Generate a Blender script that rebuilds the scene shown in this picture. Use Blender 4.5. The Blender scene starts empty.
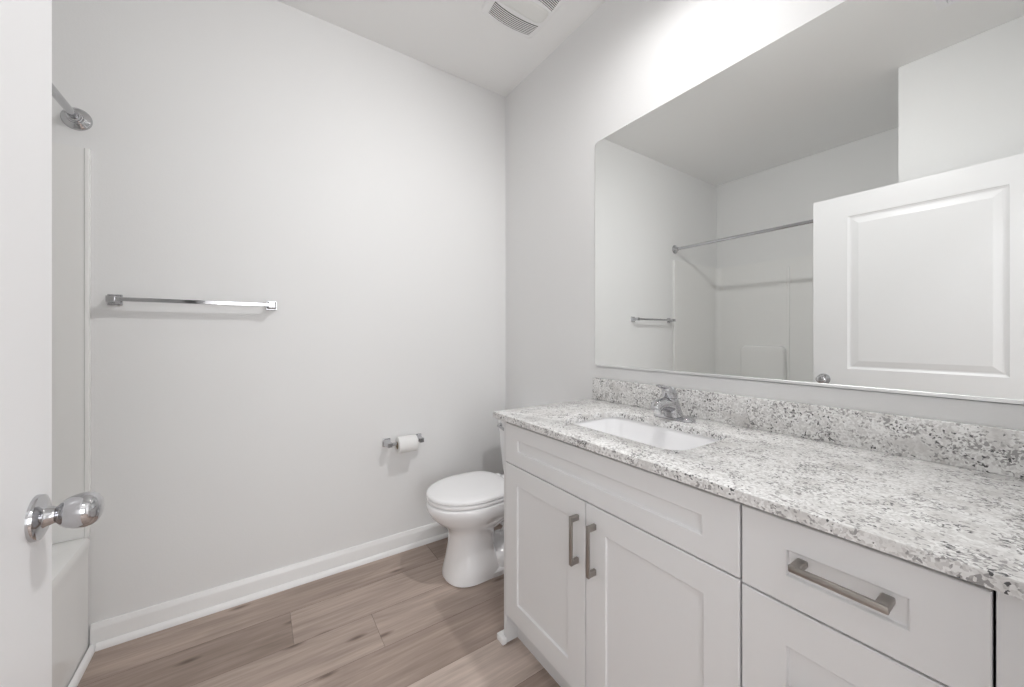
import bpy, bmesh, math, random
from mathutils import Vector, Matrix
random.seed(7)
C = bpy.context.scene
PI = math.pi

# ------------------------------------------------------------------ camera, world, exposure
cam = bpy.data.cameras.new('camera'); camo = bpy.data.objects.new('camera', cam)
C.collection.objects.link(camo)
cam.sensor_fit = 'HORIZONTAL'; cam.sensor_width = 36.0
cam.lens = 377.25 / 1024 * 36.0
cam.shift_y = -(343.5 - 335.46) / 1024
cam.clip_start = 0.02
camo.location = (0, 0, 1.1809)
camo.rotation_euler = (PI / 2, 0, -math.radians(34.0964))
C.camera = camo
KEY_W, HALL_E, SKY_W = 55.0, 40.0, 5.2; AIM_DIR = (-0.5, 0.25, -0.83)   # vanity downlight, hallway dome, fill sky through the added hallway window
w = bpy.data.worlds.new('world'); C.world = w; w.use_nodes = True
w.node_tree.nodes['Background'].inputs[0].default_value = (0.97, 0.985, 1, 1)
w.node_tree.nodes['Background'].inputs[1].default_value = SKY_W
C.view_settings.view_transform = 'Standard'
C.view_settings.look = 'None'
C.view_settings.gamma = 1
C.view_settings.use_curve_mapping = False
C.view_settings.exposure = 0.0
C.cycles.diffuse_bounces = 8
C.cycles.max_bounces = 14


# ------------------------------------------------------------------ room dimensions (metres, camera foot at the origin)
XW, YF, XT, XE, YE, HC = 1.348, 2.067, -1.297, -0.414, 0.558, 2.74
YB = -0.005            # inner face of the doorway wall
DX0, DX1, DZ = -0.305, 0.62, 2.045   # doorway


# ------------------------------------------------------------------ materials


def mat(name, col, rough=0.5, metal=0.0, bump=None, coat=0.0, spec=0.5):
    m = bpy.data.materials.new(name); m.use_nodes = True
    n = m.node_tree.nodes; b = n['Principled BSDF']
    b.inputs['Base Color'].default_value = (*col, 1)
    b.inputs['Roughness'].default_value = rough
    b.inputs['Metallic'].default_value = metal
    b.inputs['Coat Weight'].default_value = coat
    b.inputs['Specular IOR Level'].default_value = spec
    if bump:
        sc, st, dist = bump
        tc = n.new('ShaderNodeTexCoord'); nz = n.new('ShaderNodeTexNoise'); bp = n.new('ShaderNodeBump')
        nz.inputs['Scale'].default_value = sc; nz.inputs['Detail'].default_value = 3
        bp.inputs['Strength'].default_value = st; bp.inputs['Distance'].default_value = dist
        L = m.node_tree.links
        L.new(tc.outputs['Object'], nz.inputs['Vector']); L.new(nz.outputs['Fac'], bp.inputs['Height'])
        L.new(bp.outputs['Normal'], b.inputs['Normal'])
    return m


M = {}
M['wall'] = mat('wall_paint', (0.83, 0.832, 0.832), 0.6, bump=(160, 0.12, 0.002))
M['ceiling'] = mat('ceiling_paint', (0.92, 0.92, 0.915), 0.8, bump=(120, 0.15, 0.002))
M['trim'] = mat('trim_paint', (0.89, 0.89, 0.89), 0.3)
M['door'] = mat('door_paint', (0.84, 0.84, 0.85), 0.35)
M['cabinet'] = mat('cabinet_paint', (0.80, 0.803, 0.81), 0.38)
M['carcass'] = mat('cabinet_frame_paint', (0.74, 0.742, 0.748), 0.45)
M['chrome'] = mat('chrome', (0.56, 0.56, 0.575), 0.06, 1.0)
M['nickel'] = mat('brushed_nickel', (0.40, 0.375, 0.35), 0.33, 1.0, bump=(300, 0.05, 0.001))
M['alu'] = mat('satin_aluminium', (0.86, 0.87, 0.87), 0.45, 1.0)
M['porcelain'] = mat('porcelain', (0.93, 0.93, 0.94), 0.1, coat=0.5)
M['seatplastic'] = mat('seat_plastic', (0.94, 0.94, 0.95), 0.2)
M['acrylic'] = mat('acrylic', (0.88, 0.88, 0.87), 0.25)
M['mirror'] = mat('mirror_silver', (0.86, 0.872, 0.86), 0.0, 1.0)
M['paper'] = mat('toilet_paper', (0.86, 0.86, 0.85), 0.95, bump=(400, 0.2, 0.001))
M['card'] = mat('cardboard', (0.45, 0.36, 0.27), 0.9)
M['plastic'] = mat('white_plastic', (0.92, 0.92, 0.92), 0.4)
M['lens'] = mat('frosted_lens', (0.85, 0.85, 0.83), 0.35)
M['metalwhite'] = mat('white_enamel', (0.92, 0.92, 0.94), 0.35)
M['dark'] = mat('void_shade', (0.05, 0.05, 0.05), 0.8)
M['duct_shade'] = mat('duct_shade_grey', (0.32, 0.32, 0.33), 0.7)
M['rubber'] = mat('grey_rubber', (0.15, 0.15, 0.15), 0.6)


def emis(name, col, st):
    m = mat(name, (0.9, 0.9, 0.9), 0.4)
    b = m.node_tree.nodes['Principled BSDF']
    m.cycles.emission_sampling = 'AUTO'
    b.inputs['Emission Color'].default_value = (*col, 1); b.inputs['Emission Strength'].default_value = st
    return m




def granite():
    m = bpy.data.materials.new('speckled_granite'); m.use_nodes = True
    t = m.node_tree; n, L = t.nodes, t.links
    b = n['Principled BSDF']; b.inputs['Roughness'].default_value = 0.16
    tc = n.new('ShaderNodeTexCoord')

    def noise(sc, det=2, rough=0.5):
        x = n.new('ShaderNodeTexNoise'); x.inputs['Scale'].default_value = sc
        x.inputs['Detail'].default_value = det; x.inputs['Roughness'].default_value = rough
        L.new(tc.outputs['Object'], x.inputs['Vector']); return x

    def ramp(src, a, bb):
        r = n.new('ShaderNodeValToRGB'); r.color_ramp.elements[0].position = a; r.color_ramp.elements[1].position = bb
        L.new(src, r.inputs['Fac']); return r.outputs['Color']

    def mix(fac, a, bb):
        x = n.new('ShaderNodeMix'); x.data_type = 'RGBA'
        if isinstance(fac, float): x.inputs[0].default_value = fac
        else: L.new(fac, x.inputs[0])
        for s, k in ((a, 6), (bb, 7)):
            if isinstance(s, tuple): x.inputs[k].default_value = (*s, 1)
            else: L.new(s, x.inputs[k])
        return x.outputs[2]
    # warp the coordinates so that grains are irregular
    wn = noise(60, 2); va = n.new('ShaderNodeVectorMath'); va.operation = 'MULTIPLY_ADD'
    L.new(wn.outputs['Color'], va.inputs[0]); va.inputs[1].default_value = (0.012,) * 3
    L.new(tc.outputs['Object'], va.inputs[2])

    def voro(sc):
        v = n.new('ShaderNodeTexVoronoi'); v.inputs['Scale'].default_value = sc
        L.new(va.outputs[0], v.inputs['Vector'])
        return v
    v1 = voro(210)
    sp = n.new('ShaderNodeSeparateColor'); L.new(v1.outputs['Color'], sp.inputs[0])
    base = mix(ramp(sp.outputs[0], 0.25, 0.8), (0.88, 0.878, 0.87), (0.66, 0.65, 0.64))
    cloud = noise(14, 4, 0.6)
    base = mix(ramp(cloud.outputs['Fac'], 0.50, 0.72), base, (0.62, 0.605, 0.59))
    # mid grey grains in clusters
    v2 = voro(240); sp2 = n.new('ShaderNodeSeparateColor'); L.new(v2.outputs['Color'], sp2.inputs[0])
    clus = noise(22, 3)
    ma = n.new('ShaderNodeMath'); ma.operation = 'MULTIPLY_ADD'
    L.new(clus.outputs['Fac'], ma.inputs[0]); ma.inputs[1].default_value = 1.6; L.new(sp2.outputs[1], ma.inputs[2])
    mh = n.new('ShaderNodeMath'); mh.operation = 'MULTIPLY'; mh.inputs[1].default_value = 0.4; L.new(ma.outputs[0], mh.inputs[0])
    base = mix(ramp(mh.outputs[0], 0.64, 0.69), base, (0.36, 0.352, 0.348))
    # dark flecks
    v3 = voro(260); sp3 = n.new('ShaderNodeSeparateColor'); L.new(v3.outputs['Color'], sp3.inputs[0])
    cl2 = noise(30, 2)
    mb = n.new('ShaderNodeMath'); mb.operation = 'MULTIPLY_ADD'
    L.new(cl2.outputs['Fac'], mb.inputs[0]); mb.inputs[1].default_value = 1.0; L.new(sp3.outputs[2], mb.inputs[2])
    mk = n.new('ShaderNodeMath'); mk.operation = 'MULTIPLY'; mk.inputs[1].default_value = 0.5; L.new(mb.outputs[0], mk.inputs[0])
    base = mix(ramp(mk.outputs[0], 0.745, 0.765), base, (0.10, 0.10, 0.102))
    L.new(base, b.inputs['Base Color'])
    return m


M['granite'] = granite()


def floor_mat():
    m = bpy.data.materials.new('oak_vinyl_plank'); m.use_nodes = True
    t = m.node_tree; n, L = t.nodes, t.links
    b = n['Principled BSDF']; b.inputs['Roughness'].default_value = 0.42
    at = n.new('ShaderNodeAttribute'); at.attribute_name = 'plank'
    sep = n.new('ShaderNodeSeparateColor'); L.new(at.outputs['Color'], sep.inputs[0])
    tc = n.new('ShaderNodeTexCoord')
    off = n.new('ShaderNodeVectorMath'); off.operation = 'MULTIPLY_ADD'
    cmb = n.new('ShaderNodeCombineXYZ')
    for k in range(3): L.new(sep.outputs[1], cmb.inputs[k])
    L.new(cmb.outputs[0], off.inputs[0]); off.inputs[1].default_value = (37, 23, 11)
    L.new(tc.outputs['Object'], off.inputs[2])

    def noise(scale, det, rough, dist=0.0):
        mp = n.new('ShaderNodeMapping'); mp.inputs['Scale'].default_value = scale
        L.new(off.outputs[0], mp.inputs['Vector'])
        x = n.new('ShaderNodeTexNoise'); x.inputs['Scale'].default_value = 1
        x.inputs['Detail'].default_value = det; x.inputs['Roughness'].default_value = rough
        x.inputs['Distortion'].default_value = dist
        L.new(mp.outputs[0], x.inputs['Vector']); return x.outputs['Fac']

    def ramp(src, els):
        r = n.new('ShaderNodeValToRGB'); e = r.color_ramp.elements
        while len(e) < len(els): e.new(0.5)
        for k, (p, c) in enumerate(els): e[k].position = p; e[k].color = (*c, 1)
        L.new(src, r.inputs['Fac']); return r.outputs['Color']

    def mult(a, bb, f=1.0):
        x = n.new('ShaderNodeMix'); x.data_type = 'RGBA'; x.blend_type = 'MULTIPLY'; x.inputs[0].default_value = f
        L.new(a, x.inputs[6]); L.new(bb, x.inputs[7]); return x.outputs[2]
    tone = ramp(sep.outputs[0], [(0.0, (0.18, 0.13, 0.105)), (0.5, (0.42, 0.335, 0.288)), (1.0, (0.65, 0.55, 0.49))])
    grain = ramp(noise((3.0, 70, 1), 5, 0.6, 0.4), [(0.3, (0.80, 0.79, 0.78)), (0.7, (1.12, 1.12, 1.12))])
    broad = ramp(noise((1.6, 9, 1), 4, 0.55, 1.2), [(0.32, (0.80, 0.785, 0.77)), (0.62, (1.09, 1.085, 1.08))])
    col = mult(mult(tone, grain), broad)
    # knots
    mp = n.new('ShaderNodeMapping'); mp.inputs['Scale'].default_value = (1.5, 5.0, 1); L.new(off.outputs[0], mp.inputs['Vector'])
    v = n.new('ShaderNodeTexVoronoi'); v.voronoi_dimensions = '2D'; v.inputs['Scale'].default_value = 1.0; L.new(mp.outputs[0], v.inputs['Vector'])
    col = mult(col, ramp(v.outputs['Distance'], [(0.015, (0.45, 0.41, 0.39)), (0.07, (1, 1, 1))]))
    L.new(col, b.inputs['Base Color'])
    bp = n.new('ShaderNodeBump'); bp.inputs['Strength'].default_value = 0.08; bp.inputs['Distance'].default_value = 0.002
    L.new(noise((3.0, 90, 1), 4, 0.6), bp.inputs['Height']); L.new(bp.outputs['Normal'], b.inputs['Normal'])
    return m


M['floor'] = floor_mat()

# ------------------------------------------------------------------ helpers


def box(bm, x0, x1, y0, y1, z0, z1, bev=0.0, seg=2):
    b2 = bmesh.new()
    vs = [b2.verts.new((x, y, z)) for x in (x0, x1) for y in (y0, y1) for z in (z0, z1)]
    for f in ((0, 1, 3, 2), (4, 6, 7, 5), (0, 4, 5, 1), (2, 3, 7, 6), (0, 2, 6, 4), (1, 5, 7, 3)):
        b2.faces.new([vs[i] for i in f])
    if bev: bmesh.ops.bevel(b2, geom=b2.edges[:], offset=bev, segments=seg, profile=0.5, affect='EDGES')
    join(bm, b2)


def join(bm, b2, mtx=None):
    if mtx is not None: b2.transform(mtx)
    me = bpy.data.meshes.new('tmp'); b2.to_mesh(me); b2.free(); bm.from_mesh(me); bpy.data.meshes.remove(me)


def loft(bm, rings, cap0=True, cap1=True, closed=True):
    V = [[bm.verts.new(p) for p in r] for r in rings]
    n = len(V[0])
    for a, b in zip(V, V[1:]):
        for i in range(n if closed else n - 1):
            j = (i + 1) % n
            bm.faces.new((a[i], a[j], b[j], b[i]))
    if cap0: bm.faces.new(V[0][::-1])
    if cap1: bm.faces.new(V[-1])


def lathe(bm, prof, mtx=Matrix(), n=40):
    """prof: (radius, height) along local +Z; closed with caps where the radius is not 0"""
    b2 = bmesh.new(); rings = []
    for r, z in prof:
        r = max(r, 1e-5)
        rings.append([(r * math.cos(2 * PI * i / n), r * math.sin(2 * PI * i / n), z) for i in range(n)])
    loft(b2, rings)
    join(bm, b2, mtx)


def axis(loc, d, roll=0):
    q = Vector(d).normalized().to_track_quat('Z', 'Y')
    return Matrix.Translation(loc) @ q.to_matrix().to_4x4() @ Matrix.Rotation(roll, 4, 'Z')


def tube(bm, pts, r, n=20, up=(0, 0, 1), sx=1.0, sy=1.0):
    """swept ellipse; r may be a list; sx scales across the sweep's side, sy along its up"""
    pts = [Vector(p) for p in pts]; up = Vector(up)
    rr = r if isinstance(r, (list, tuple)) else [r] * len(pts)
    rings = []
    for i, p in enumerate(pts):
        t = (pts[min(i + 1, len(pts) - 1)] - pts[max(i - 1, 0)]).normalized()
        s = t.cross(up)
        if s.length < 1e-4: s = t.cross(Vector((1, 0, 0)))
        s.normalize(); u = s.cross(t)
        rings.append([p + s * (rr[i] * sx * math.cos(2 * PI * k / n)) + u * (rr[i] * sy * math.sin(2 * PI * k / n)) for k in range(n)])
    loft(bm, rings)


def curve_pts(P, n=24):
    """Catmull-Rom through P"""
    P = [Vector(p) for p in P]; P = [2 * P[0] - P[1]] + P + [2 * P[-1] - P[-2]]
    out = []
    segs = len(P) - 3
    for s in range(segs):
        a, b, c, d = P[s:s + 4]
        m = n // segs
        for k in range(m + (s == segs - 1)):
            t = k / m
            out.append(0.5 * ((2 * b) + (c - a) * t + (2 * a - 5 * b + 4 * c - d) * t * t + (3 * b - a - 3 * c + d) * t ** 3))
    return out


def rrect(x0, x1, y0, y1, r, z, n=8):
    out = []
    for cx, cy, a0 in ((x1 - r, y1 - r, 0), (x0 + r, y1 - r, PI / 2), (x0 + r, y0 + r, PI), (x1 - r, y0 + r, 1.5 * PI)):
        for k in range(n + 1):
            a = a0 + PI / 2 * k / n
            out.append(Vector((cx + r * math.cos(a), cy + r * math.sin(a), z)))
    return out


def egg(xf, xb, xc, yc, hw, z, n=56, pf=2.0, pb=2.0):
    """outline facing -X: front tip xf, back xb, widest at xc; superellipse exponents front and back"""
    out = []
    for i in range(n):
        a = 2 * PI * i / n
        ca, sa = math.cos(a), math.sin(a)
        p = pf if ca > 0 else pb
        L = (xc - xf) if ca > 0 else (xb - xc)
        dx = math.copysign(abs(ca) ** (2 / p), ca) * L
        dy = math.copysign(abs(sa) ** (2 / p), sa) * hw
        out.append(Vector((xc - dx, yc + dy, z)))
    return out


def panel_slab(bm, plane, u0, u1, v0, v1, front, back, rects, prof, cham=0.0015, both=False):
    """slab with moulded panels on its front face. plane 'x': u = Y, v = Z, depth along X. prof: (inset, depth)."""
    sgn = 1 if back > front else -1
    def P(u, v, d): return (d, u, v)

    def face(side, inward):
        b = b2
        us = sorted({u0 + cham, u1 - cham} | {r[k] for r in rects for k in (0, 1)})
        vs = sorted({v0 + cham, v1 - cham} | {r[k] for r in rects for k in (2, 3)})
        for i in range(len(us) - 1):
            for j in range(len(vs) - 1):
                cu, cv = (us[i] + us[i + 1]) / 2, (vs[j] + vs[j + 1]) / 2
                if any(r[0] < cu < r[1] and r[2] < cv < r[3] for r in rects): continue
                b.faces.new([b.verts.new(P(*q, side)) for q in ((us[i], vs[j]), (us[i + 1], vs[j]), (us[i + 1], vs[j + 1]), (us[i], vs[j + 1]))])
        for r in rects:
            # keep the ring split at the other rectangles' cut lines simple: rings are 4-sided
            prev = None
            for ins, dep in prof:
                cur = [P(u, v, side + inward * dep) for u, v in ((r[0] + ins, r[2] + ins), (r[1] - ins, r[2] + ins), (r[1] - ins, r[3] - ins), (r[0] + ins, r[3] - ins))]
                if prev:
                    for k in range(4):
                        b.faces.new([b.verts.new(q) for q in (prev[k], prev[(k + 1) % 4], cur[(k + 1) % 4], cur[k])])
                prev = cur
            b.faces.new([b.verts.new(q) for q in prev])
        # chamfer
        o = [P(u, v, side + inward * cham) for u, v in ((u0, v0), (u1, v0), (u1, v1), (u0, v1))]
        i_ = [P(u, v, side) for u, v in ((u0 + cham, v0 + cham), (u1 - cham, v0 + cham), (u1 - cham, v1 - cham), (u0 + cham, v1 - cham))]
        for k in range(4):
            b.faces.new([b.verts.new(q) for q in (o[k], o[(k + 1) % 4], i_[(k + 1) % 4], i_[k])])
        return o
    b2 = bmesh.new()
    o1 = face(front, sgn)
    if both: o2 = face(back, -sgn)
    else:
        o2 = [P(u, v, back) for u, v in ((u0, v0), (u1, v0), (u1, v1), (u0, v1))]
        b2.faces.new([b2.verts.new(q) for q in o2])
    for k in range(4):
        b2.faces.new([b2.verts.new(q) for q in (o1[k], o1[(k + 1) % 4], o2[(k + 1) % 4], o2[k])])
    bmesh.ops.remove_doubles(b2, verts=b2.verts[:], dist=1e-5)
    bmesh.ops.recalc_face_normals(b2, faces=b2.faces[:])
    join(bm, b2)


def wloc(o):
    v = Vector((0, 0, 0))
    while o is not None: v += o.location; o = o.parent
    return v


def obj(name, bm, material, parent=None, smooth=40, base=None):
    """link a bmesh given in room coordinates; base = origin of a top-level object"""
    if parent is not None: bm.transform(Matrix.Translation(-wloc(parent)))
    elif base is not None: bm.transform(Matrix.Translation(-Vector(base)))
    bmesh.ops.recalc_face_normals(bm, faces=bm.faces[:])
    me = bpy.data.meshes.new(name); bm.to_mesh(me); bm.free()
    me.materials.append(material)
    o = bpy.data.objects.new(name, me); C.collection.objects.link(o)
    if parent is not None: o.parent = parent
    elif base is not None: o.location = base
    if smooth:
        for p in me.polygons: p.use_smooth = True
        me.set_sharp_from_angle(angle=math.radians(smooth))
    return o


def tag(o, label, cat, group=None, kind=None):
    o['label'] = label; o['category'] = cat
    if group: o['group'] = group
    if kind: o['kind'] = kind
    return o


def thing(name, label, cat, loc, group=None):
    o = bpy.data.objects.new(name, None); C.collection.objects.link(o); o.location = loc
    o.empty_display_size = 0.05
    return tag(o, label, cat, group)


def struct(name, bm, m, label, cat, smooth=0):
    o = obj(name, bm, m, smooth=smooth); return tag(o, label, cat, kind='structure')


def sbox(name, m, label, cat, *a):
    bm = bmesh.new(); box(bm, *a); return struct(name, bm, m, label, cat)


# ------------------------------------------------------------------ shell
T = 0.1
HY = -2.6      # far side of the hallway behind the camera
sbox('wall_far', M['wall'], 'white painted wall with the towel bar and toilet paper holder', 'wall', XT - T, XW + T, YF, YF + T, 0, HC)
sbox('wall_right', M['wall'], 'white painted wall behind the vanity and its big mirror', 'wall', XW, XW + T, HY - T, YF, 0, HC)
sbox('wall_left', M['wall'], 'white wall along the back of the bathtub alcove', 'wall', XT - T, XT, YE - T, YF, 0, HC)
sbox('wall_tub_end', M['wall'], 'white wall closing the near end of the bathtub alcove', 'wall', XT, XE, YE - T, YE, 0, HC)
sbox('wall_entry', M['wall'], 'white wall behind the open door, seen above it in the mirror', 'wall', XE - T, XE, YB, YE - T, 0, HC)
bm = bmesh.new()
box(bm, XE - T, DX0 - 0.02, YB - T, YB, 0, HC); box(bm, DX1 + 0.02, XW, YB - T, YB, 0, HC)
box(bm, DX0 - 0.02, DX1 + 0.02, YB - T, YB, DZ + 0.02, HC)
struct('wall_front', bm, M['wall'], 'white wall around the doorway the camera stands in', 'wall')
bm = bmesh.new()
box(bm, DX0 - 0.02, DX0, YB - T - 0.006, YB + 0.001, 0, DZ + 0.02); box(bm, DX1, DX1 + 0.02, YB - T - 0.006, YB + 0.001, 0, DZ + 0.02)
box(bm, DX0, DX1, YB - T - 0.006, YB + 0.001, DZ, DZ + 0.02)
struct('trim_1', bm, M['trim'], 'white jamb lining the doorway', 'door frame')
bm = bmesh.new(); WX0, WX1, WZ0, WZ1 = -0.75, 0.95, 0.5, 2.3
box(bm, -1.3, WX0, HY - T, HY, 0, HC); box(bm, WX1, XW, HY - T, HY, 0, HC); box(bm, WX0, WX1, HY - T, HY, 0, WZ0); box(bm, WX0, WX1, HY - T, HY, WZ1, HC)
struct('wall_hall', bm, M['wall'], 'white hallway wall with an added fill light window opposite the doorway', 'wall')
bm = bmesh.new()
for a in ((WX0, WX0 + 0.05, WZ0, WZ1), (WX1 - 0.05, WX1, WZ0, WZ1), (WX0 + 0.05, WX1 - 0.05, WZ0, WZ0 + 0.05), (WX0 + 0.05, WX1 - 0.05, WZ1 - 0.05, WZ1), (0.08, 0.12, WZ0 + 0.05, WZ1 - 0.05)):
    box(bm, a[0], a[1], HY - 0.07, HY - 0.03, a[2], a[3])
struct('fill_window_1', bm, M['trim'], 'white frame of the added fill light window in the hallway', 'window')  # unseen window, put in so soft sky light fills the room
pl = bpy.data.lights.new('sky_portal', 'AREA'); pl.shape = 'RECTANGLE'; pl.size = WX1 - WX0; pl.size_y = WZ1 - WZ0; pl.cycles.is_portal = True
po = bpy.data.objects.new('sky_portal', pl); C.collection.objects.link(po); po.location = ((WX0 + WX1) / 2, HY - 0.02, (WZ0 + WZ1) / 2); po.rotation_euler = (PI / 2, 0, 0)
sbox('wall_hall_left', M['wall'], 'white hallway wall left of the doorway', 'wall', -1.3, -1.2, HY, YB - T, 0, HC)
sbox('wall_hall_return', M['wall'], 'white hallway side of the wall beside the doorway', 'wall', -1.2, XE - T, YB - T, YB - 0.02, 0, HC)
sbox('ceiling', M['ceiling'], 'flat white painted ceiling', 'ceiling', XT - T, XW + T, HY - T, YF + T, HC, HC + T)

# floor: planks along X, one mesh, tone and grain offset per plank in a colour attribute
bm = bmesh.new(); col = bm.loops.layers.float_color.new('plank')
PW = 0.2045; known = {0: 0.793, 1: 0.118, 2: 0.403, 3: -0.35, 4: 0.15}
tones = {(0, 0): 0.50, (0, 1): 0.36, (1, 0): 0.30, (1, 1): 0.58, (2, 0): 0.58, (2, 1): 0.58, (3, 0): 0.5, (3, 1): 0.50, (4, 1): 0.86, (4, 0): 0.7}
y1 = YF; row = 0; PL = 1.5
box(bm, XT - T, XW + T, HY - T, YF + T, -0.08, -0.0012)
for f in bm.faces:
    for l in f.loops: l[col] = (0.0, 0, 0, 1)
while y1 > HY:
    y0 = max(y1 - PW, HY); jx = known.get(row, random.uniform(-0.5, 0.6))
    k0 = -math.ceil((jx - XT) / PL)
    for k in range(k0, 4):
        a, b = jx + k * PL, jx + (k + 1) * PL
        side = 1 if k >= 0 else 0
        a, b = max(a, XT), min(b, XW)
        if b - a < 0.01: continue
        tone = tones.get((row, side), random.uniform(0.35, 0.7)); g = random.random()
        c, d = 0.0006, 0.0012
        o = [(a, y0), (b, y0), (b, y1), (a, y1)]; i = [(a + c, y0 + c), (b - c, y0 + c), (b - c, y1 - c), (a + c, y1 - c)]
        vo = [bm.verts.new((*p, -d)) for p in o]; vi = [bm.verts.new((*p, 0)) for p in i]
        fs = [bm.faces.new(vi)] + [bm.faces.new((vo[q], vo[(q + 1) % 4], vi[(q + 1) % 4], vi[q])) for q in range(4)]
        for n_, f in enumerate(fs):
            for l in f.loops: l[col] = (tone if n_ == 0 else 0.0, g, 0, 1)
    y1 -= PW; row += 1
struct('floor', bm, M['floor'], 'brown grey oak plank floor', 'floor')


def baseboard(name, label, pts_fn, length):
    """profile in (out, z); pts_fn(out, z, s) -> point, s in {0,1}"""
    prof = [(0, 0), (0.013, 0), (0.013, 0.072), (0.0115, 0.078), (0.0095, 0.082), (0.0085, 0.088), (0.006, 0.0935), (0, 0.0935)]
    bm = bmesh.new()
    loft(bm, [[pts_fn(a, z, s) for a, z in prof] for s in (0, 1)])
    return struct(name, bm, M['trim'], label, 'baseboard', smooth=30)


def shoe(name, label, pts_fn):
    prof = [(0, 0), (0.016, 0)] + [(0.016 * math.cos(a), 0.022 * math.sin(a)) for a in [PI / 2 * k / 8 for k in range(1, 9)]]
    bm = bmesh.new()
    loft(bm, [[pts_fn(a, z, s) for a, z in prof] for s in (0, 1)])
    return struct(name, bm, M['trim'], label, 'shoe moulding', smooth=40)


XA = -0.516   # bathtub apron face
baseboard('baseboard_far', 'white baseboard along the far wall beside the toilet', lambda a, z, s: (XA + (XW - XA) * s, YF - a, z), 1)
shoe('trim_2', 'white quarter round at the foot of the far baseboard', lambda a, z, s: (XA + 0.0165 + (XW - 0.03 - XA) * s, YF - 0.013 - a, z))
shoe('trim_3', 'white quarter round along the foot of the bathtub', lambda a, z, s: (XA + a, (YF - 0.0135) + (YE + 0.02 - YF) * s, z))
baseboard('baseboard_right', 'white baseboard behind the toilet', lambda a, z, s: (XW - a, YF - 0.014 - (YF - 0.014 - 1.25) * s, z), 1)
baseboard('baseboard_entry', 'white baseboard behind the open door', lambda a, z, s: (XE + a, YE - (YE - YB) * s, z), 1)

# ------------------------------------------------------------------ door (open at a right angle, hinged on the left jamb)
DF, DB, DY0, DY1, DZ0, DZ1 = -0.2735, -0.3085, 0.006, 0.922, 0.012, 2.03
bm = bmesh.new()
prof = [(0, 0), (0.004, 0.004), (0.012, 0.0085), (0.019, 0.0085), (0.024, 0.007), (0.05, 0.0015), (0.053, 0.0015)]
panel_slab(bm, 'x', DY0, DY1, DZ0, DZ1, DF, DB, [(0.158, 0.752, 0.98, 1.90), (0.158, 0.752, 0.20, 0.82)], prof, 0.002, both=True)
door = struct('door_1', bm, M['door'], 'white two panel door standing open at left with a chrome knob', 'door')
for s, xs in ((1, DF), (-1, DB)):
    bm = bmesh.new()
    lathe(bm, [(0.0, -0.004), (0.0335, -0.004), (0.0335, 0.003), (0.0325, 0.006), (0.027, 0.0085), (0.0175, 0.0095), (0.0155, 0.0105), (0.0145, 0.012), (0.0135, 0.016), (0.0125, 0.0185), (0.012, 0.021),
                  (0.014, 0.0235), (0.0185, 0.0275), (0.0225, 0.033), (0.025, 0.040), (0.0262, 0.047), (0.0262, 0.053), (0.0245, 0.0595), (0.021, 0.0645), (0.015, 0.068), (0.008, 0.0697), (0.0, 0.070)],
          axis((xs, 0.866, 0.908), (s, 0, 0)), 48)
    k = obj('knob', bm, M['chrome'], door); k['label'] = 'round chrome knob on its rose'
bm = bmesh.new(); box(bm, DB + 0.004, DF - 0.004, DY1 - 0.001, DY1 + 0.0012, 0.88, 0.937, 0.0005, 1)
obj('latch_plate', bm, M['alu'], door)
for z in (0.25, 1.02, 1.80):
    bm = bmesh.new(); lathe(bm, [(0, 0), (0.0065, 0), (0.0065, 0.088), (0, 0.088)], axis((DB - 0.005, DY0 - 0.002, z), (0, 0, 1)), 16)
    box(bm, DB + 0.001, DF - 0.003, DY0 - 0.0018, DY0 + 0.0002, z, z + 0.088)
    obj('hinge', bm, M['alu'], door)

# ------------------------------------------------------------------ bathtub and surround
TZ = 0.43
bm = bmesh.new()
x0, x1, ya, yb = XT + 0.006, XA, YE + 0.006, YF - 0.006
rings = [rrect(x0, x1 - 0.004, ya, yb, 0.012, 0.001), rrect(x0, x1 - 0.004, ya, yb, 0.012, 0.34), rrect(x0, x1 - 0.002, ya, yb, 0.012, 0.385), rrect(x0, x1, ya, yb, 0.012, 0.40),
         rrect(x0, x1, ya, yb, 0.012, TZ - 0.012), rrect(x0 + 0.004, x1 - 0.004, ya + 0.004, yb - 0.004, 0.012, TZ - 0.003), rrect(x0 + 0.012, x1 - 0.012, ya + 0.012, yb - 0.012, 0.012, TZ),
         rrect(x0 + 0.055, x1 - 0.075, ya + 0.08, yb - 0.085, 0.10, TZ), rrect(x0 + 0.062, x1 - 0.083, ya + 0.088, yb - 0.095, 0.11, TZ - 0.006), rrect(x0 + 0.068, x1 - 0.088, ya + 0.095, yb - 0.105, 0.115, TZ - 0.03),
         rrect(x0 + 0.10, x1 - 0.12, ya + 0.14, yb - 0.20, 0.13, 0.14), rrect(x0 + 0.12, x1 - 0.14, ya + 0.17, yb - 0.25, 0.12, 0.105), rrect(x0 + 0.17, x1 - 0.19, ya + 0.23, yb - 0.32, 0.09, 0.095)]
loft(bm, rings)
tub = obj('bathtub', bm, M['acrylic'], smooth=35, base=None)
tag(tub, 'glossy white alcove bathtub with a plain apron at far left', 'bathtub')
bm = bmesh.new(); lathe(bm, [(0, 0.0), (0.032, 0.0), (0.032, 0.003), (0.024, 0.0045), (0.0, 0.004)], axis((-0.91, YE + 0.33, 0.0945), (0, 0, 1)), 28)
obj('drain', bm, M['chrome'], tub)

sur = thing('tub_surround', 'glossy white wall surround rising above the bathtub', 'tub surround', (XT + 0.38, (YE + YF) / 2, TZ))
ST = 1.876; p_ = 0.016
xs = -0.517; R = 0.05


def arc(cx, cy, r, a0, a1, n=8): return [(cx + r * math.cos(a0 + (a1 - a0) * k / n), cy + r * math.sin(a0 + (a1 - a0) * k / n)) for k in range(n + 1)]


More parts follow.
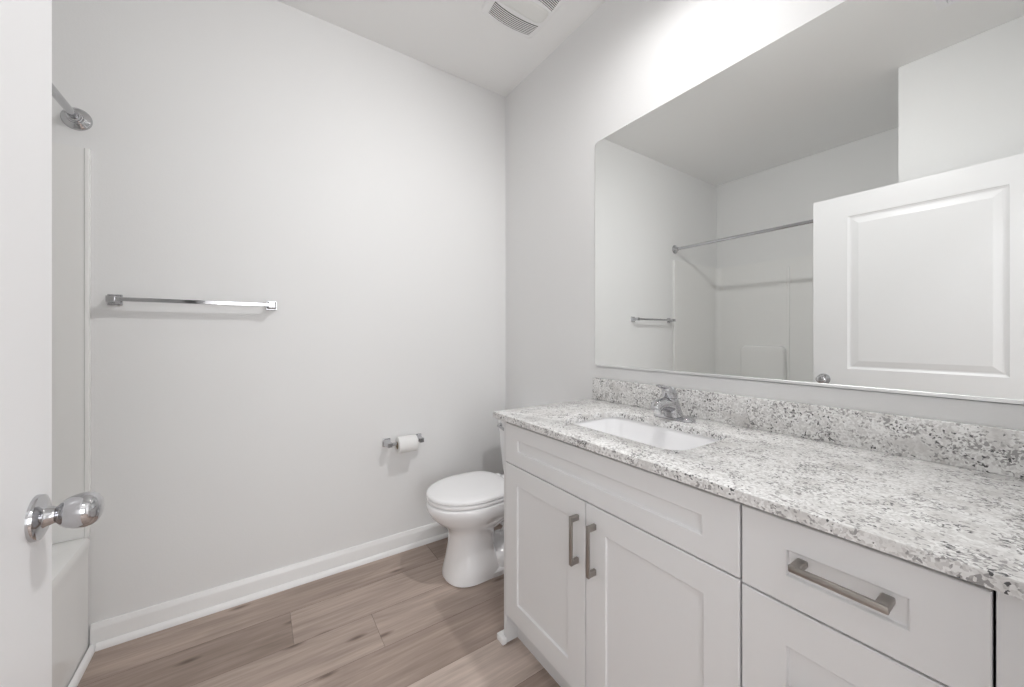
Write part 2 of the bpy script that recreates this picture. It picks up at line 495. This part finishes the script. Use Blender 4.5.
inner = [(xs, YF - p_ - 0.004), (xs - 0.002, YF - p_ - 0.005), (xs - 0.010, YF - p_ - 0.005), (xs - 0.014, YF - p_)]
inner += arc(XT + p_ + R, YF - p_ - R, R, PI / 2, PI)
inner += arc(XT + p_ + R, YE + p_ + R, R, PI, 1.5 * PI)
inner += [(xs - 0.014, YE + p_), (xs - 0.010, YE + p_ + 0.005), (xs - 0.002, YE + p_ + 0.005), (xs, YE + p_ + 0.004)]
e = 0.001
outer = [(xs, YE + e), (XT + e, YE + e), (XT + e, YF - e), (xs, YF - e)]
poly = inner + outer
bm = bmesh.new()
lo = [bm.verts.new((x, y, TZ + 0.0005)) for x, y in poly]; hi = [bm.verts.new((x, y, ST)) for x, y in poly]
n = len(poly)
for i in range(n): bm.faces.new((lo[i], lo[(i + 1) % n], hi[(i + 1) % n], hi[i]))
for lp, d in ((lo, -1), (hi, 1)):
    es = [bm.edges.get((lp[i], lp[(i + 1) % n])) for i in range(n)]
    bmesh.ops.triangle_fill(bm, use_beauty=True, edges=es)
obj('wall_panel', bm, M['acrylic'], sur, smooth=35)
# raised centre field and moulded shelf block on the long panel
bm = bmesh.new(); box(bm, XT + p_ - 0.004, XT + p_ + 0.006, 1.408, 1.43, TZ + 0.002, 1.80, 0.004, 3)
obj('seam_rib', bm, M['acrylic'], sur)
bm = bmesh.new()
ringsh = []
for xx, ins in ((XT + p_ - 0.003, 0), (XT + p_ + 0.045, 0.0), (XT + p_ + 0.054, 0.004), (XT + p_ + 0.058, 0.012)):
    r = rrect(1.432 + ins, 1.80 - ins, 0.2, 1.085 - ins, 0.05, 0)
    ringsh.append([(xx, v.x, max(v.y, TZ + 0.002)) for v in r])
loft(bm, ringsh)
obj('shelf', bm, M['acrylic'], sur)

rod = thing('shower_curtain_rod', 'chrome shower curtain rod above the bathtub opening', 'curtain rod', (-0.553, YF, 1.984))
bm = bmesh.new(); tube(bm, [(-0.553, YF - 0.012, 1.984), (-0.553, YE + 0.012, 1.984)], 0.0125, 24)
obj('rod', bm, M['chrome'], rod)
for yy, s in ((YF, -1), (YE, 1)):
    bm = bmesh.new()
    lathe(bm, [(0, -0.001), (0.041, -0.001), (0.041, 0.004), (0.037, 0.009), (0.024, 0.013), (0.0215, 0.016), (0.0215, 0.022), (0.018, 0.024), (0.018, 0.034), (0.0155, 0.037), (0, 0.037)], axis((-0.553, yy, 1.984), (0, s, 0)), 36)
    obj('flange', bm, M['chrome'], rod)

# ------------------------------------------------------------------ towel bar
tb = thing('towel_bar', 'chrome towel bar with square posts on the far wall', 'towel bar', (-0.2, YF, 1.318))


def square_post(bm, x, z, reach, tip):
    box(bm, x - 0.021, x + 0.021, YF - 0.009, YF + 0.001, z - 0.021, z + 0.021, 0.002)
    def sq(h, y): return [(x - h, y, z - h), (x + h, y, z - h), (x + h, y, z + h), (x - h, y, z + h)]
    loft(bm, [sq(0.018, YF - 0.008), sq(0.0155, YF - 0.014), sq(tip, YF - reach * 0.55), sq(tip, YF - reach), sq(tip - 0.0015, YF - reach - 0.0015)])


for x in (-0.452, 0.057):
    bm = bmesh.new(); square_post(bm, x, 1.318, 0.066, 0.0115); obj('post', bm, M['chrome'], tb, smooth=20)
bm = bmesh.new(); box(bm, -0.4415, 0.0465, YF - 0.063, YF - 0.048, 1.3105, 1.3255, 0.0012); obj('bar', bm, M['chrome'], tb, smooth=20)

# ------------------------------------------------------------------ toilet paper holder and roll
PX0, PX1, PZ = 0.579, 0.752, 0.605
ph = thing('toilet_paper_holder', 'chrome two post toilet paper holder on the far wall', 'paper holder', ((PX0 + PX1) / 2, YF, PZ))
for x in (PX0, PX1):
    bm = bmesh.new(); square_post(bm, x, PZ, 0.075, 0.0115); obj('post', bm, M['chrome'], ph, smooth=20)
bm = bmesh.new(); tube(bm, [(PX0 + 0.011, YF - 0.062, PZ), (PX1 - 0.011, YF - 0.062, PZ)], 0.0085, 20); obj('roller', bm, M['chrome'], ph)
RR, RC = 0.0435, 0.02; rz = PZ - (RC - 0.0108)
bm = bmesh.new()
rings = []
ryc = YF - 0.062
for x, r in ((0.620, RC), (0.620, RR - 0.003), (0.622, RR), (0.720, RR), (0.722, RR - 0.003), (0.722, RC)):
    rings.append([(x, ryc + r * math.cos(2 * PI * k / 40), rz + r * math.sin(2 * PI * k / 40)) for k in range(40)])
rings.append(rings[0]); loft(bm, rings, False, False)
bmesh.ops.remove_doubles(bm, verts=bm.verts[:], dist=1e-6)
roll = obj('toilet_paper_roll', bm, M['paper'], smooth=40)
tag(roll, 'white toilet paper roll hanging on the chrome holder', 'toilet paper')
bm = bmesh.new(); rings = []
for x, r in ((0.6185, RC - 0.0012), (0.6185, RC), (0.7235, RC), (0.7235, RC - 0.0012)):
    rings.append([(x, ryc + r * math.cos(2 * PI * k / 32), rz + r * math.sin(2 * PI * k / 32)) for k in range(32)])
rings.append(rings[0]); loft(bm, rings, False, False); bmesh.ops.remove_doubles(bm, verts=bm.verts[:], dist=1e-6)
obj('core', bm, M['card'], roll)

# ------------------------------------------------------------------ toilet
TY = 1.686
to = thing('toilet', 'white toilet with its lid closed between the vanity and the far wall', 'toilet', (1.0, TY, 0))
bm = bmesh.new()
E_ = lambda xf, xb, xc, hw, z, pf=2.0, pb=2.4: egg(xf, xb, xc, TY, hw, z, 64, pf, pb)
loft(bm, [E_(0.760, 1.04, 0.88, 0.116, 0.0, 2.4, 3), E_(0.752, 1.045, 0.88, 0.123, 0.006, 2.4, 3), E_(0.754, 1.04, 0.88, 0.122, 0.03, 2.4, 3), E_(0.768, 1.01, 0.88, 0.110, 0.085, 2.4, 3.5), E_(0.780, 0.99, 0.885, 0.102, 0.15, 2.4, 4),
          E_(0.783, 0.99, 0.89, 0.101, 0.205, 2.3, 4), E_(0.776, 1.0, 0.89, 0.107, 0.235, 2.2, 3), E_(0.750, 1.05, 0.90, 0.126, 0.262, 2, 2.4), E_(0.716, 1.10, 0.91, 0.150, 0.288), E_(0.690, 1.11, 0.91, 0.168, 0.313),
          E_(0.675, 1.11, 0.905, 0.178, 0.338), E_(0.668, 1.12, 0.90, 0.181, 0.352), E_(0.667, 1.12, 0.90, 0.182, 0.372), E_(0.671, 1.12, 0.90, 0.179, 0.380), E_(0.682, 1.11, 0.90, 0.170, 0.383)])
# deck that carries the tank
loft(bm, [rrect(1.05, 1.25, TY - 0.075, TY + 0.075, 0.04, 0.20), rrect(1.03, 1.30, TY - 0.10, TY + 0.10, 0.04, 0.29), rrect(1.02, 1.32, TY - 0.125, TY + 0.125, 0.04, 0.345), rrect(1.02, 1.325, TY - 0.14, TY + 0.14, 0.04, 0.372), rrect(1.03, 1.32, TY - 0.135, TY + 0.135, 0.04, 0.383)])
# exposed trapway and rear foot
tube(bm, curve_pts([(0.93, TY, 0.215), (1.0, TY, 0.245), (1.09, TY, 0.26), (1.16, TY, 0.20), (1.13, TY, 0.10), (1.02, TY, 0.062), (0.95, TY, 0.055)], 36), [0.045] * 37, 24, up=(0, 1, 0), sx=1.0, sy=1.75)
loft(bm, [E_(0.84, 1.24, 1.0, 0.118, 0.0, 2.6, 2.6), E_(0.836, 1.245, 1.0, 0.121, 0.006, 2.6, 2.6), E_(0.838, 1.245, 1.0, 0.120, 0.024, 2.6, 2.6), E_(0.86, 1.23, 1.0, 0.106, 0.034, 2.6, 2.6)])
loft(bm, [E_(0.95, 1.22, 1.08, 0.117, 0.02, 2.6, 2.6), E_(0.95, 1.22, 1.08, 0.117, 0.06, 2.6, 2.6), E_(0.957, 1.21, 1.08, 0.110, 0.085, 2.5, 2.5), E_(0.972, 1.20, 1.08, 0.094, 0.105, 2.3, 2.3), E_(1.0, 1.17, 1.08, 0.066, 0.118), E_(1.04, 1.13, 1.08, 0.025, 0.122)])
bowl = obj('bowl', bm, M['porcelain'], to, smooth=50)
for s in (-1, 1):
    bm = bmesh.new(); lathe(bm, [(0, 0.03), (0.014, 0.03), (0.014, 0.045), (0.011, 0.052), (0, 0.055)], axis((1.08, TY + s * 0.112, 0), (0, 0, 1)), 20)
    obj('bolt_cap', bm, M['plastic'], bowl)
L_ = lambda xf, xb, hw, z: egg(xf + 0.008, xb, 0.895, TY + 0.006, hw - 0.006, z, 72, 2.05, 3.2)
bm = bmesh.new()
loft(bm, [L_(0.668, 1.085, 0.182, 0.385), L_(0.664, 1.088, 0.186, 0.389), L_(0.664, 1.088, 0.186, 0.399), L_(0.668, 1.085, 0.182, 0.403)])
obj('seat', bm, M['seatplastic'], to, smooth=50)
bm = bmesh.new()
loft(bm, [L_(0.667, 1.086, 0.183, 0.4065), L_(0.663, 1.09, 0.187, 0.4095), L_(0.663, 1.09, 0.187, 0.417), L_(0.667, 1.088, 0.183, 0.4225), L_(0.678, 1.08, 0.172, 0.4255), L_(0.72, 1.05, 0.135, 0.428), L_(0.80, 0.98, 0.06, 0.429)])
obj('lid', bm, M['seatplastic'], to, smooth=50)
for s in (-1, 1):
    bm = bmesh.new(); box(bm, 1.075, 1.115, TY + s * 0.075 - 0.02, TY + s * 0.075 + 0.02, 0.3815, 0.418, 0.006, 3)
    obj('hinge', bm, M['seatplastic'], to)
bm = bmesh.new()
loft(bm, [rrect(1.195, 1.322, TY - 0.178, TY + 0.178, 0.03, 0.384), rrect(1.187, 1.328, TY - 0.186, TY + 0.186, 0.032, 0.40), rrect(1.176, 1.331, TY - 0.198, TY + 0.198, 0.032, 0.56), rrect(1.166, 1.333, TY - 0.206, TY + 0.206, 0.03, 0.694)])
tank = obj('tank', bm, M['porcelain'], to, smooth=50)
bm = bmesh.new()
loft(bm, [rrect(1.160, 1.336, TY - 0.212, TY + 0.212, 0.03, 0.6945), rrect(1.154, 1.339, TY - 0.218, TY + 0.218, 0.032, 0.700), rrect(1.154, 1.339, TY - 0.218, TY + 0.218, 0.032, 0.715), rrect(1.160, 1.336, TY - 0.212, TY + 0.212, 0.03, 0.723), rrect(1.18, 1.32, TY - 0.19, TY + 0.19, 0.02, 0.726)])
obj('tank_lid', bm, M['porcelain'], to, smooth=50)
bm = bmesh.new()
lathe(bm, [(0, 0), (0.016, 0), (0.016, 0.006), (0.010, 0.010), (0.007, 0.012), (0.007, 0.022), (0, 0.022)], axis((1.1675, TY + 0.155, 0.662), (-1, 0, 0)), 24)
tube(bm, [(1.150, TY + 0.158, 0.662), (1.147, TY + 0.13, 0.661), (1.144, TY + 0.085, 0.656)], [0.006, 0.0075, 0.009], 16, sx=0.7)
obj('flush_lever', bm, M['chrome'], tank)

# ------------------------------------------------------------------ vanity cabinet
CF, CB_ = 0.79, 0.812       # door faces / face frame
VY0, VY1, VZ0, VZ1 = 0.052, 1.229, 0.112, 0.859
va = thing('vanity_cabinet', 'light grey shaker vanity cabinet under the granite counter', 'cabinet', (1.07, 0.64, 0))
bm = bmesh.new()
# side panels, bottom, back, face frame
box(bm, CB_ - 0.018, XW - 0.002, VY1 - 0.018, VY1, 0.0, VZ1, 0.0008, 1)
box(bm, CB_, XW - 0.002, VY0, VY0 + 0.018, 0.0, VZ1)
box(bm, CB_, XW - 0.002, VY0, VY1 - 0.018, VZ0, VZ0 + 0.018)
box(bm, XW - 0.012, XW - 0.003, VY0, VY1, VZ0, VZ1)
for ya, yb in ((VY0, VY0 + 0.03), (0.345, 0.387), (1.18, VY1 - 0.001)): box(bm, CB_, CB_ + 0.018, ya, yb, VZ0, VZ1)
for za, zb in ((VZ0, VZ0 + 0.03), (0.68, 0.715), (0.82, VZ1)): box(bm, CB_ + 0.0005, CB_ + 0.0175, VY0, VY1 - 0.001, za, zb)
box(bm, CB_ + 0.001, CB_ + 0.017, VY0, 0.36, 0.39, 0.42)
obj('carcass', bm, M['carcass'], va, smooth=0)
bm = bmesh.new(); box(bm, 0.846, 0.862, VY0 + 0.018, VY1 - 0.0185, 0.0, VZ0 - 0.0005); obj('toe_kick', bm, M['carcass'], va, smooth=0)
bm = bmesh.new(); box(bm, 0.7935, 0.8115, YB + 0.001, VY0 + 0.0012, 0.0, VZ1, 0.001, 1); obj('filler_strip', bm, M['cabinet'], va, smooth=0)
SH = [(0, 0), (0.0015, 0.0008), (0.003, 0.0062), (0.0045, 0.0066)]


def front(name, ya, yb, za, zb, ry, rzb, rzt):
    bm = bmesh.new()
    panel_slab(bm, 'x', ya, yb, za, zb, CF, CB_ - 0.001, [(ya + ry, yb - ry, za + rzb, zb - rzt)], SH)
    return obj(name, bm, M['cabinet'], va, smooth=0)


def handle(par, y, z, vertical, length=0.132):
    """flat bar pull: slim bar on two rounded feet"""
    bm = bmesh.new(); h = length / 2
    if vertical:
        box(bm, CF - 0.032, CF - 0.025, y - 0.006, y + 0.006, z - h, z + h, 0.002)
        for s in (-1, 1):
            zc = z + s * (h - 0.0085)
            box(bm, CF - 0.031, CF + 0.0005, y - 0.0058, y + 0.0058, zc - 0.0085, zc + 0.0085, 0.003, 3)
    else:
        box(bm, CF - 0.032, CF - 0.025, y - h, y + h, z - 0.006, z + 0.006, 0.002)
        for s in (-1, 1):
            yc = y + s * (h - 0.0085); xb = CF + 0.0094
            box(bm, CF - 0.031, xb, yc - 0.0085, yc + 0.0085, z - 0.0058, z + 0.0058, 0.003, 3)
    return obj('handle', bm, M['nickel'], par, smooth=40)


front('false_front', 0.3655, 1.2085, 0.7005, 0.8475, 0.075, 0.051, 0.051)
d1 = front('door', 0.789, 1.2085, 0.115, 0.6965, 0.072, 0.074, 0.066); d1['label'] = 'left shaker door below the sink front'
d2 = front('door', 0.3655, 0.7855, 0.115, 0.6965, 0.072, 0.074, 0.066); d2['label'] = 'right shaker door below the sink front'
handle(d1, 0.818, 0.579, True, 0.144); handle(d2, 0.749, 0.579, True, 0.144)
for (za, zb), rb in (((0.6965, 0.8475), 0.051), ((0.4075, 0.6925), 0.07), ((0.115, 0.4035), 0.07)):
    dr = front('drawer', 0.0562, 0.3610, za, zb, 0.074, rb, rb)
    handle(dr, 0.2095, (za + zb) / 2 + 0.008 if zb > 0.8 else (za + zb) / 2, False, 0.126)
# shoe moulding wrapped round the foot of the side panel
bm = bmesh.new()
box(bm, 0.779, XW - 0.016, VY1 + 0.0003, VY1 + 0.021, 0.0, 0.024, 0.003, 2); box(bm, 0.774, 0.7935, VY1 - 0.022, VY1 + 0.021, 0.0, 0.0238, 0.003, 2)
struct('trim_4', bm, M['trim'], 'white shoe moulding at the foot of the vanity side', 'shoe moulding', smooth=40)

# ------------------------------------------------------------------ countertop with sink cut-out, backsplash
CX0, CX1, CY0, CY1, CZ0, CZ1 = 0.772, XW - 0.001, YB + 0.001, 1.275, 0.859, 0.881
SX0, SX1, SY0, SY1, SR = 0.893, 1.178, 0.562, 1.018, 0.055
bm = bmesh.new()
for z in (CZ0, CZ1):
    out = [bm.verts.new((x, y, z)) for x, y in ((CX0, CY0), (CX1, CY0), (CX1, CY1), (CX0, CY1))]
    inn = [bm.verts.new(p) for p in rrect(SX0, SX1, SY0, SY1, SR, z)]
    es = [bm.edges.new((l[i], l[(i + 1) % len(l)])) for l in (out, inn) for i in range(len(l))]
    bmesh.ops.triangle_fill(bm, use_beauty=True, edges=es)
    if z == CZ0: lo_, li_ = out, inn
for a, b in ((lo_, out), (li_, inn)):
    for i in range(len(a)): bm.faces.new((a[i], a[(i + 1) % len(a)], b[(i + 1) % len(a)], b[i]))
bmesh.ops.recalc_face_normals(bm, faces=bm.faces[:])
ed = [e for e in bm.edges if abs(e.verts[0].co.z - CZ1) < 1e-6 and abs(e.verts[1].co.z - CZ1) < 1e-6 and len([f for f in e.link_faces if abs(f.normal.z) < 0.5]) == 1]
bmesh.ops.bevel(bm, geom=ed, offset=0.003, segments=2, profile=0.5, affect='EDGES')
ct = obj('countertop', bm, M['granite'], smooth=30)
tag(ct, 'speckled white granite countertop on the vanity with a sink cut-out', 'countertop')
bm = bmesh.new(); box(bm, XW - 0.021, XW - 0.001, CY0, CY1, CZ1, 0.98, 0.0015, 2)
tag(obj('backsplash', bm, M['granite'], smooth=30), 'speckled granite backsplash strip under the mirror', 'backsplash')

# ------------------------------------------------------------------ sink
bm = bmesh.new()
g = 0.004
def S(i, r, z): return rrect(SX0 - g + i, SX1 + g - i, SY0 - g + i, SY1 + g - i, r, z)
rings = [S(-0.016, SR + 0.015, CZ0 - 0.012), S(-0.016, SR + 0.015, CZ0 - 0.0005), S(0, SR, CZ0 - 0.0005), S(0.003, SR, CZ0 - 0.006), S(0.008, SR, CZ0 - 0.03), S(0.02, SR, CZ0 - 0.085), S(0.03, SR, CZ0 - 0.108), S(0.05, SR, CZ0 - 0.120), S(0.085, 0.045, CZ0 - 0.125), S(0.115, 0.02, CZ0 - 0.127)]
rings += [S(0.115, 0.02, CZ0 - 0.14), S(0.05, SR, CZ0 - 0.134), S(0.02, SR, CZ0 - 0.115), S(0.006, SR, CZ0 - 0.085), S(-0.004, SR, CZ0 - 0.03), S(-0.008, SR + 0.01, CZ0 - 0.012), rings[0]]
loft(bm, rings[:-1], False, False)
# close the outer shell to the rim flange and put a floor and an underside in
bm.verts.ensure_lookup_table()
nn = len(rings[0])
A_ = [bm.verts[i] for i in range(nn)]; Z_ = [bm.verts[(len(rings) - 2) * nn + i] for i in range(nn)]
for i in range(nn): bm.faces.new((Z_[i], Z_[(i + 1) % nn], A_[(i + 1) % nn], A_[i]))
for rI in (9, 10): bm.faces.new([bm.verts[rI * nn + i] for i in range(nn)])
for i in range(nn):
    f = bm.faces.get([bm.verts[9 * nn + i], bm.verts[9 * nn + (i + 1) % nn], bm.verts[10 * nn + (i + 1) % nn], bm.verts[10 * nn + i]])
    if f: bm.faces.remove(f)
sink = obj('sink', bm, M['porcelain'], smooth=45)
tag(sink, 'white rectangular undermount sink set in the granite counter', 'sink')
bm = bmesh.new(); lathe(bm, [(0, 0), (0.028, 0), (0.028, 0.002), (0.022, 0.0035), (0.016, 0.0015), (0.015, 0.006), (0, 0.0075)], axis(((SX0 + SX1) / 2 + 0.02, (SY0 + SY1) / 2, CZ0 - 0.1272), (0, 0, 1)), 28)
obj('drain', bm, M['chrome'], sink)

# ------------------------------------------------------------------ faucet
FX, FY = 1.243, 0.797
fa = thing('faucet', 'chrome single lever faucet behind the sink', 'faucet', (FX, FY, CZ1))
bm = bmesh.new()
def cap(h, w_, z): return rrect(FX - w_, FX + w_, FY - h, FY + h, w_ - 0.0005, z)
loft(bm, [cap(0.077, 0.027, CZ1 + 0.0002), cap(0.0775, 0.0275, CZ1 + 0.003), cap(0.076, 0.026, CZ1 + 0.009), cap(0.070, 0.021, CZ1 + 0.0135), cap(0.06, 0.015, CZ1 + 0.015)])
obj('base_plate', bm, M['chrome'], fa, smooth=40)
bm = bmesh.new()
def B(dx, a, b, z, n=32): return [(FX + dx + a * math.cos(2 * PI * k / n), FY + b * math.sin(2 * PI * k / n), CZ1 + z) for k in range(n)]
loft(bm, [B(0.0, 0.030, 0.040, 0.010), B(-0.004, 0.030, 0.034, 0.018), B(-0.010, 0.031, 0.0295, 0.035), B(-0.016, 0.031, 0.027, 0.055), B(-0.022, 0.029, 0.0255, 0.074), B(-0.024, 0.025, 0.022, 0.079), B(-0.024, 0.014, 0.012, 0.081)])
obj('body', bm, M['chrome'], fa, smooth=40)
bm = bmesh.new()
tube(bm, curve_pts([(FX - 0.005, FY, CZ1 + 0.040), (FX - 0.045, FY, CZ1 + 0.056), (FX - 0.078, FY, CZ1 + 0.060), (FX - 0.098, FY, CZ1 + 0.055), (FX - 0.106, FY, CZ1 + 0.045)], 24), [0.0265 - 0.00028 * k for k in range(25)], 24, up=(0, 0, 1), sx=1.0, sy=0.95)
sp_ = obj('spout', bm, M['chrome'], fa, smooth=40)
bm = bmesh.new(); lathe(bm, [(0, 0), (0.0095, 0), (0.0095, 0.014), (0, 0.014)], axis((FX - 0.097, FY, CZ1 + 0.030), (0, 0, 1)), 20); obj('aerator', bm, M['alu'], sp_)
bm = bmesh.new()
loft(bm, [B(-0.024, 0.029, 0.0245, 0.0805), B(-0.024, 0.030, 0.0255, 0.0835), B(-0.028, 0.0285, 0.0245, 0.098), B(-0.034, 0.026, 0.022, 0.110), B(-0.038, 0.020, 0.017, 0.118), B(-0.038, 0.008, 0.007, 0.1205)])
tube(bm, curve_pts([(FX - 0.024, FY, CZ1 + 0.105), (FX - 0.045, FY, CZ1 + 0.114), (FX - 0.072, FY, CZ1 + 0.122), (FX - 0.098, FY, CZ1 + 0.126)], 18), [0.015, 0.0152, 0.0152, 0.015, 0.0148, 0.0145, 0.014, 0.0138, 0.0135, 0.013, 0.0128, 0.0125, 0.0122, 0.012, 0.0118, 0.0115, 0.011, 0.0095, 0.006], 20, up=(0, 0, 1), sx=1.0, sy=0.5)
obj('lever', bm, M['chrome'], fa, smooth=40)

# ------------------------------------------------------------------ mirror
MY0, MY1, MZ0, MZ1 = 0.045, 1.275, 1.036, 2.103
mi = thing('wall_mirror', 'large frameless mirror over the vanity backsplash', 'mirror', (XW, (MY0 + MY1) / 2, MZ0))
bm = bmesh.new()
def mr(ins, x, r): return [(x, v.x, v.y) for v in rrect(MY0 + ins, MY1 - ins, MZ0 + ins, MZ1 - ins, r, 0)]
loft(bm, [mr(0, XW - 0.0004, 0.018), mr(0, XW - 0.0045, 0.018), mr(0.004, XW - 0.006, 0.015)])
obj('glass', bm, M['mirror'], mi, smooth=10)
bm = bmesh.new()
box(bm, XW - 0.011, XW - 0.0002, MY0, MY1 - 0.02, MZ0 - 0.004, MZ0 - 0.0005, 0.0004, 1)
box(bm, XW - 0.011, XW - 0.0075, MY0, MY1 - 0.02, MZ0 - 0.0035, MZ0 + 0.008, 0.0006, 1)
obj('bottom_channel', bm, M['alu'], mi, smooth=0)

# ------------------------------------------------------------------ ceiling fittings
FXc, FYc = 1.034, 1.428
fan = thing('exhaust_fan', 'white ceiling exhaust fan with two curved louvre bands', 'exhaust fan', (FXc, FYc, HC))
bm = bmesh.new()
hw = 0.152
loft(bm, [rrect(FXc - hw, FXc + hw, FYc - hw, FYc + hw, 0.03, HC + 0.001), rrect(FXc - hw, FXc + hw, FYc - hw, FYc + hw, 0.03, HC - 0.010), rrect(FXc - hw + 0.005, FXc + hw - 0.005, FYc - hw + 0.005, FYc + hw - 0.005, 0.028, HC - 0.018), rrect(FXc - hw + 0.02, FXc + hw - 0.02, FYc - hw + 0.02, FYc + hw - 0.02, 0.02, HC - 0.022)])
obj('cover', bm, M['plastic'], fan, smooth=40)


def band_pt(u, v, s):     # u across -1..1, v 0..1 from centre side to outer side
    x = FXc + u * (0.125 - 0.006 * v); y = FYc + s * (0.054 + 0.066 * v + 0.014 * (1 - u * u))
    return x, y


for s in (1, -1):
    bm = bmesh.new(); n = 24
    top = [band_pt(-1 + 2 * k / n, -0.02, s) for k in range(n + 1)] + [band_pt(1 - 2 * k / n, 1.02, s) for k in range(n + 1)]
    loft(bm, [[(x, y, HC - 0.0222) for x, y in top], [(x, y, HC - 0.0232) for x, y in top]])
    gr = obj('slot_shade', bm, M['dark'], fan, smooth=0)  # dark sheet on the cover stands in for shade between the louvres
    for q in range(7):
        bm = bmesh.new(); v0 = q / 7 + 0.035; v1 = v0 + 0.072
        pl = [band_pt(-1 + 2 * k / n, v0, s) for k in range(n + 1)] + [band_pt(1 - 2 * k / n, v1, s) for k in range(n + 1)]
        loft(bm, [[(x, y, HC - 0.0230) for x, y in pl], [(x, y, HC - 0.0243) for x, y in pl]])
        obj('louvre', bm, M['plastic'], gr, smooth=0)
bm = bmesh.new()
loft(bm, [rrect(FXc - 0.128, FXc + 0.128, FYc - 0.044, FYc + 0.044, 0.03, HC - 0.0215), rrect(FXc - 0.126, FXc + 0.126, FYc - 0.042, FYc + 0.042, 0.03, HC - 0.0245), rrect(FXc - 0.11, FXc + 0.11, FYc - 0.03, FYc + 0.03, 0.028, HC - 0.0265)])
obj('lens', bm, M['lens'], fan, smooth=50)

RX0, RX1, RY0, RY1 = -0.019, 0.286, 0.10, 0.353
rg = thing('ceiling_register', 'white louvred air register on the ceiling, its corner seen in the mirror', 'air vent', ((RX0 + RX1) / 2, (RY0 + RY1) / 2, HC))
bm = bmesh.new()
def rf(i, z): return rrect(RX0 + i, RX1 - i, RY0 + i, RY1 - i, 0.003, z, 2)
loft(bm, [rf(0, HC + 0.001), rf(0, HC - 0.004), rf(0.006, HC - 0.009), rf(0.034, HC - 0.009), rf(0.036, HC - 0.002)], True, False)
obj('frame', bm, M['metalwhite'], rg, smooth=0)
bm = bmesh.new(); box(bm, RX0 + 0.035, RX1 - 0.035, RY0 + 0.035, RY1 - 0.035, HC - 0.0022, HC - 0.0012); obj('duct_shade', bm, M['duct_shade'], rg, smooth=0)  # thin grey sheet, coloured as the dim opening behind the louvres
for q in range(10):
    y = RY0 + 0.043 + q * (RY1 - RY0 - 0.086) / 9
    bm = bmesh.new(); b2 = bmesh.new(); box(b2, RX0 + 0.035, RX1 - 0.035, -0.007, 0.007, -0.0006, 0.0006)
    join(bm, b2, Matrix.Translation((0, y, HC - 0.0075)) @ Matrix.Rotation(math.radians(35), 4, 'X'))
    obj('louvre', bm, M['metalwhite'], rg, smooth=0)


def dome_light(name, label, x, y, strength, color, r=0.065, drop=0.07):
    """flush mount: white pan and a lit frosted glass dome"""
    t = thing(name, label, 'ceiling light', (x, y, HC))
    D = axis((x, y, HC), (0, 0, -1))
    bm = bmesh.new()
    lathe(bm, [(0, -0.001), (r + 0.012, -0.001), (r + 0.012, 0.012), (r + 0.008, 0.018), (0, 0.018)], D, 48)
    obj('pan', bm, M['plastic'], t)
    bm = bmesh.new()
    lathe(bm, [(r * math.cos(a), 0.0175 + drop * math.sin(a)) for a in [PI / 2 * k / 10 for k in range(10)]] + [(0, 0.0175 + drop)], D, 40)
    obj('glass_dome', bm, emis('lit_dome', color, strength), t)


# adjustable downlight over the vanity, its tilt added to keep light off the wall behind
LX, LY = 1.06, 0.62
dl = thing('ceiling_light', 'white adjustable downlight on the ceiling over the vanity', 'ceiling light', (LX, LY, HC))
bm = bmesh.new()
lathe(bm, [(0, -0.001), (0.085, -0.001), (0.085, 0.004), (0.078, 0.008), (0.062, 0.008), (0.058, 0.004), (0, 0.004)], axis((LX, LY, HC), (0, 0, -1)), 48)
obj('trim_ring', bm, M['plastic'], dl)
AIM = Vector(AIM_DIR).normalized()
bm = bmesh.new()
lathe(bm, [(0, -0.012), (0.045, -0.012), (0.048, 0.004), (0.046, 0.012), (0.043, 0.012), (0.041, 0.007), (0, 0.007)], axis((LX, LY, HC - 0.012), AIM), 40)
obj('lamp_head', bm, M['plastic'], dl)
sl = bpy.data.lights.new('lamp', 'SPOT'); sl.energy = KEY_W; sl.color = (1.0, 0.99, 0.985)
sl.spot_size = math.radians(174); sl.spot_blend = 1.0; sl.shadow_soft_size = 0.035
so = bpy.data.objects.new('lamp', sl); C.collection.objects.link(so); so.parent = dl
so.location = Vector((0, 0, -0.012)) + AIM * 0.05
so.rotation_euler = AIM.to_track_quat('-Z', 'Y').to_euler()
dome_light('ceiling_light', 'round white dome light on the hallway ceiling', 0.15, -0.75, HALL_E, (0.95, 0.96, 1.0), 0.14)
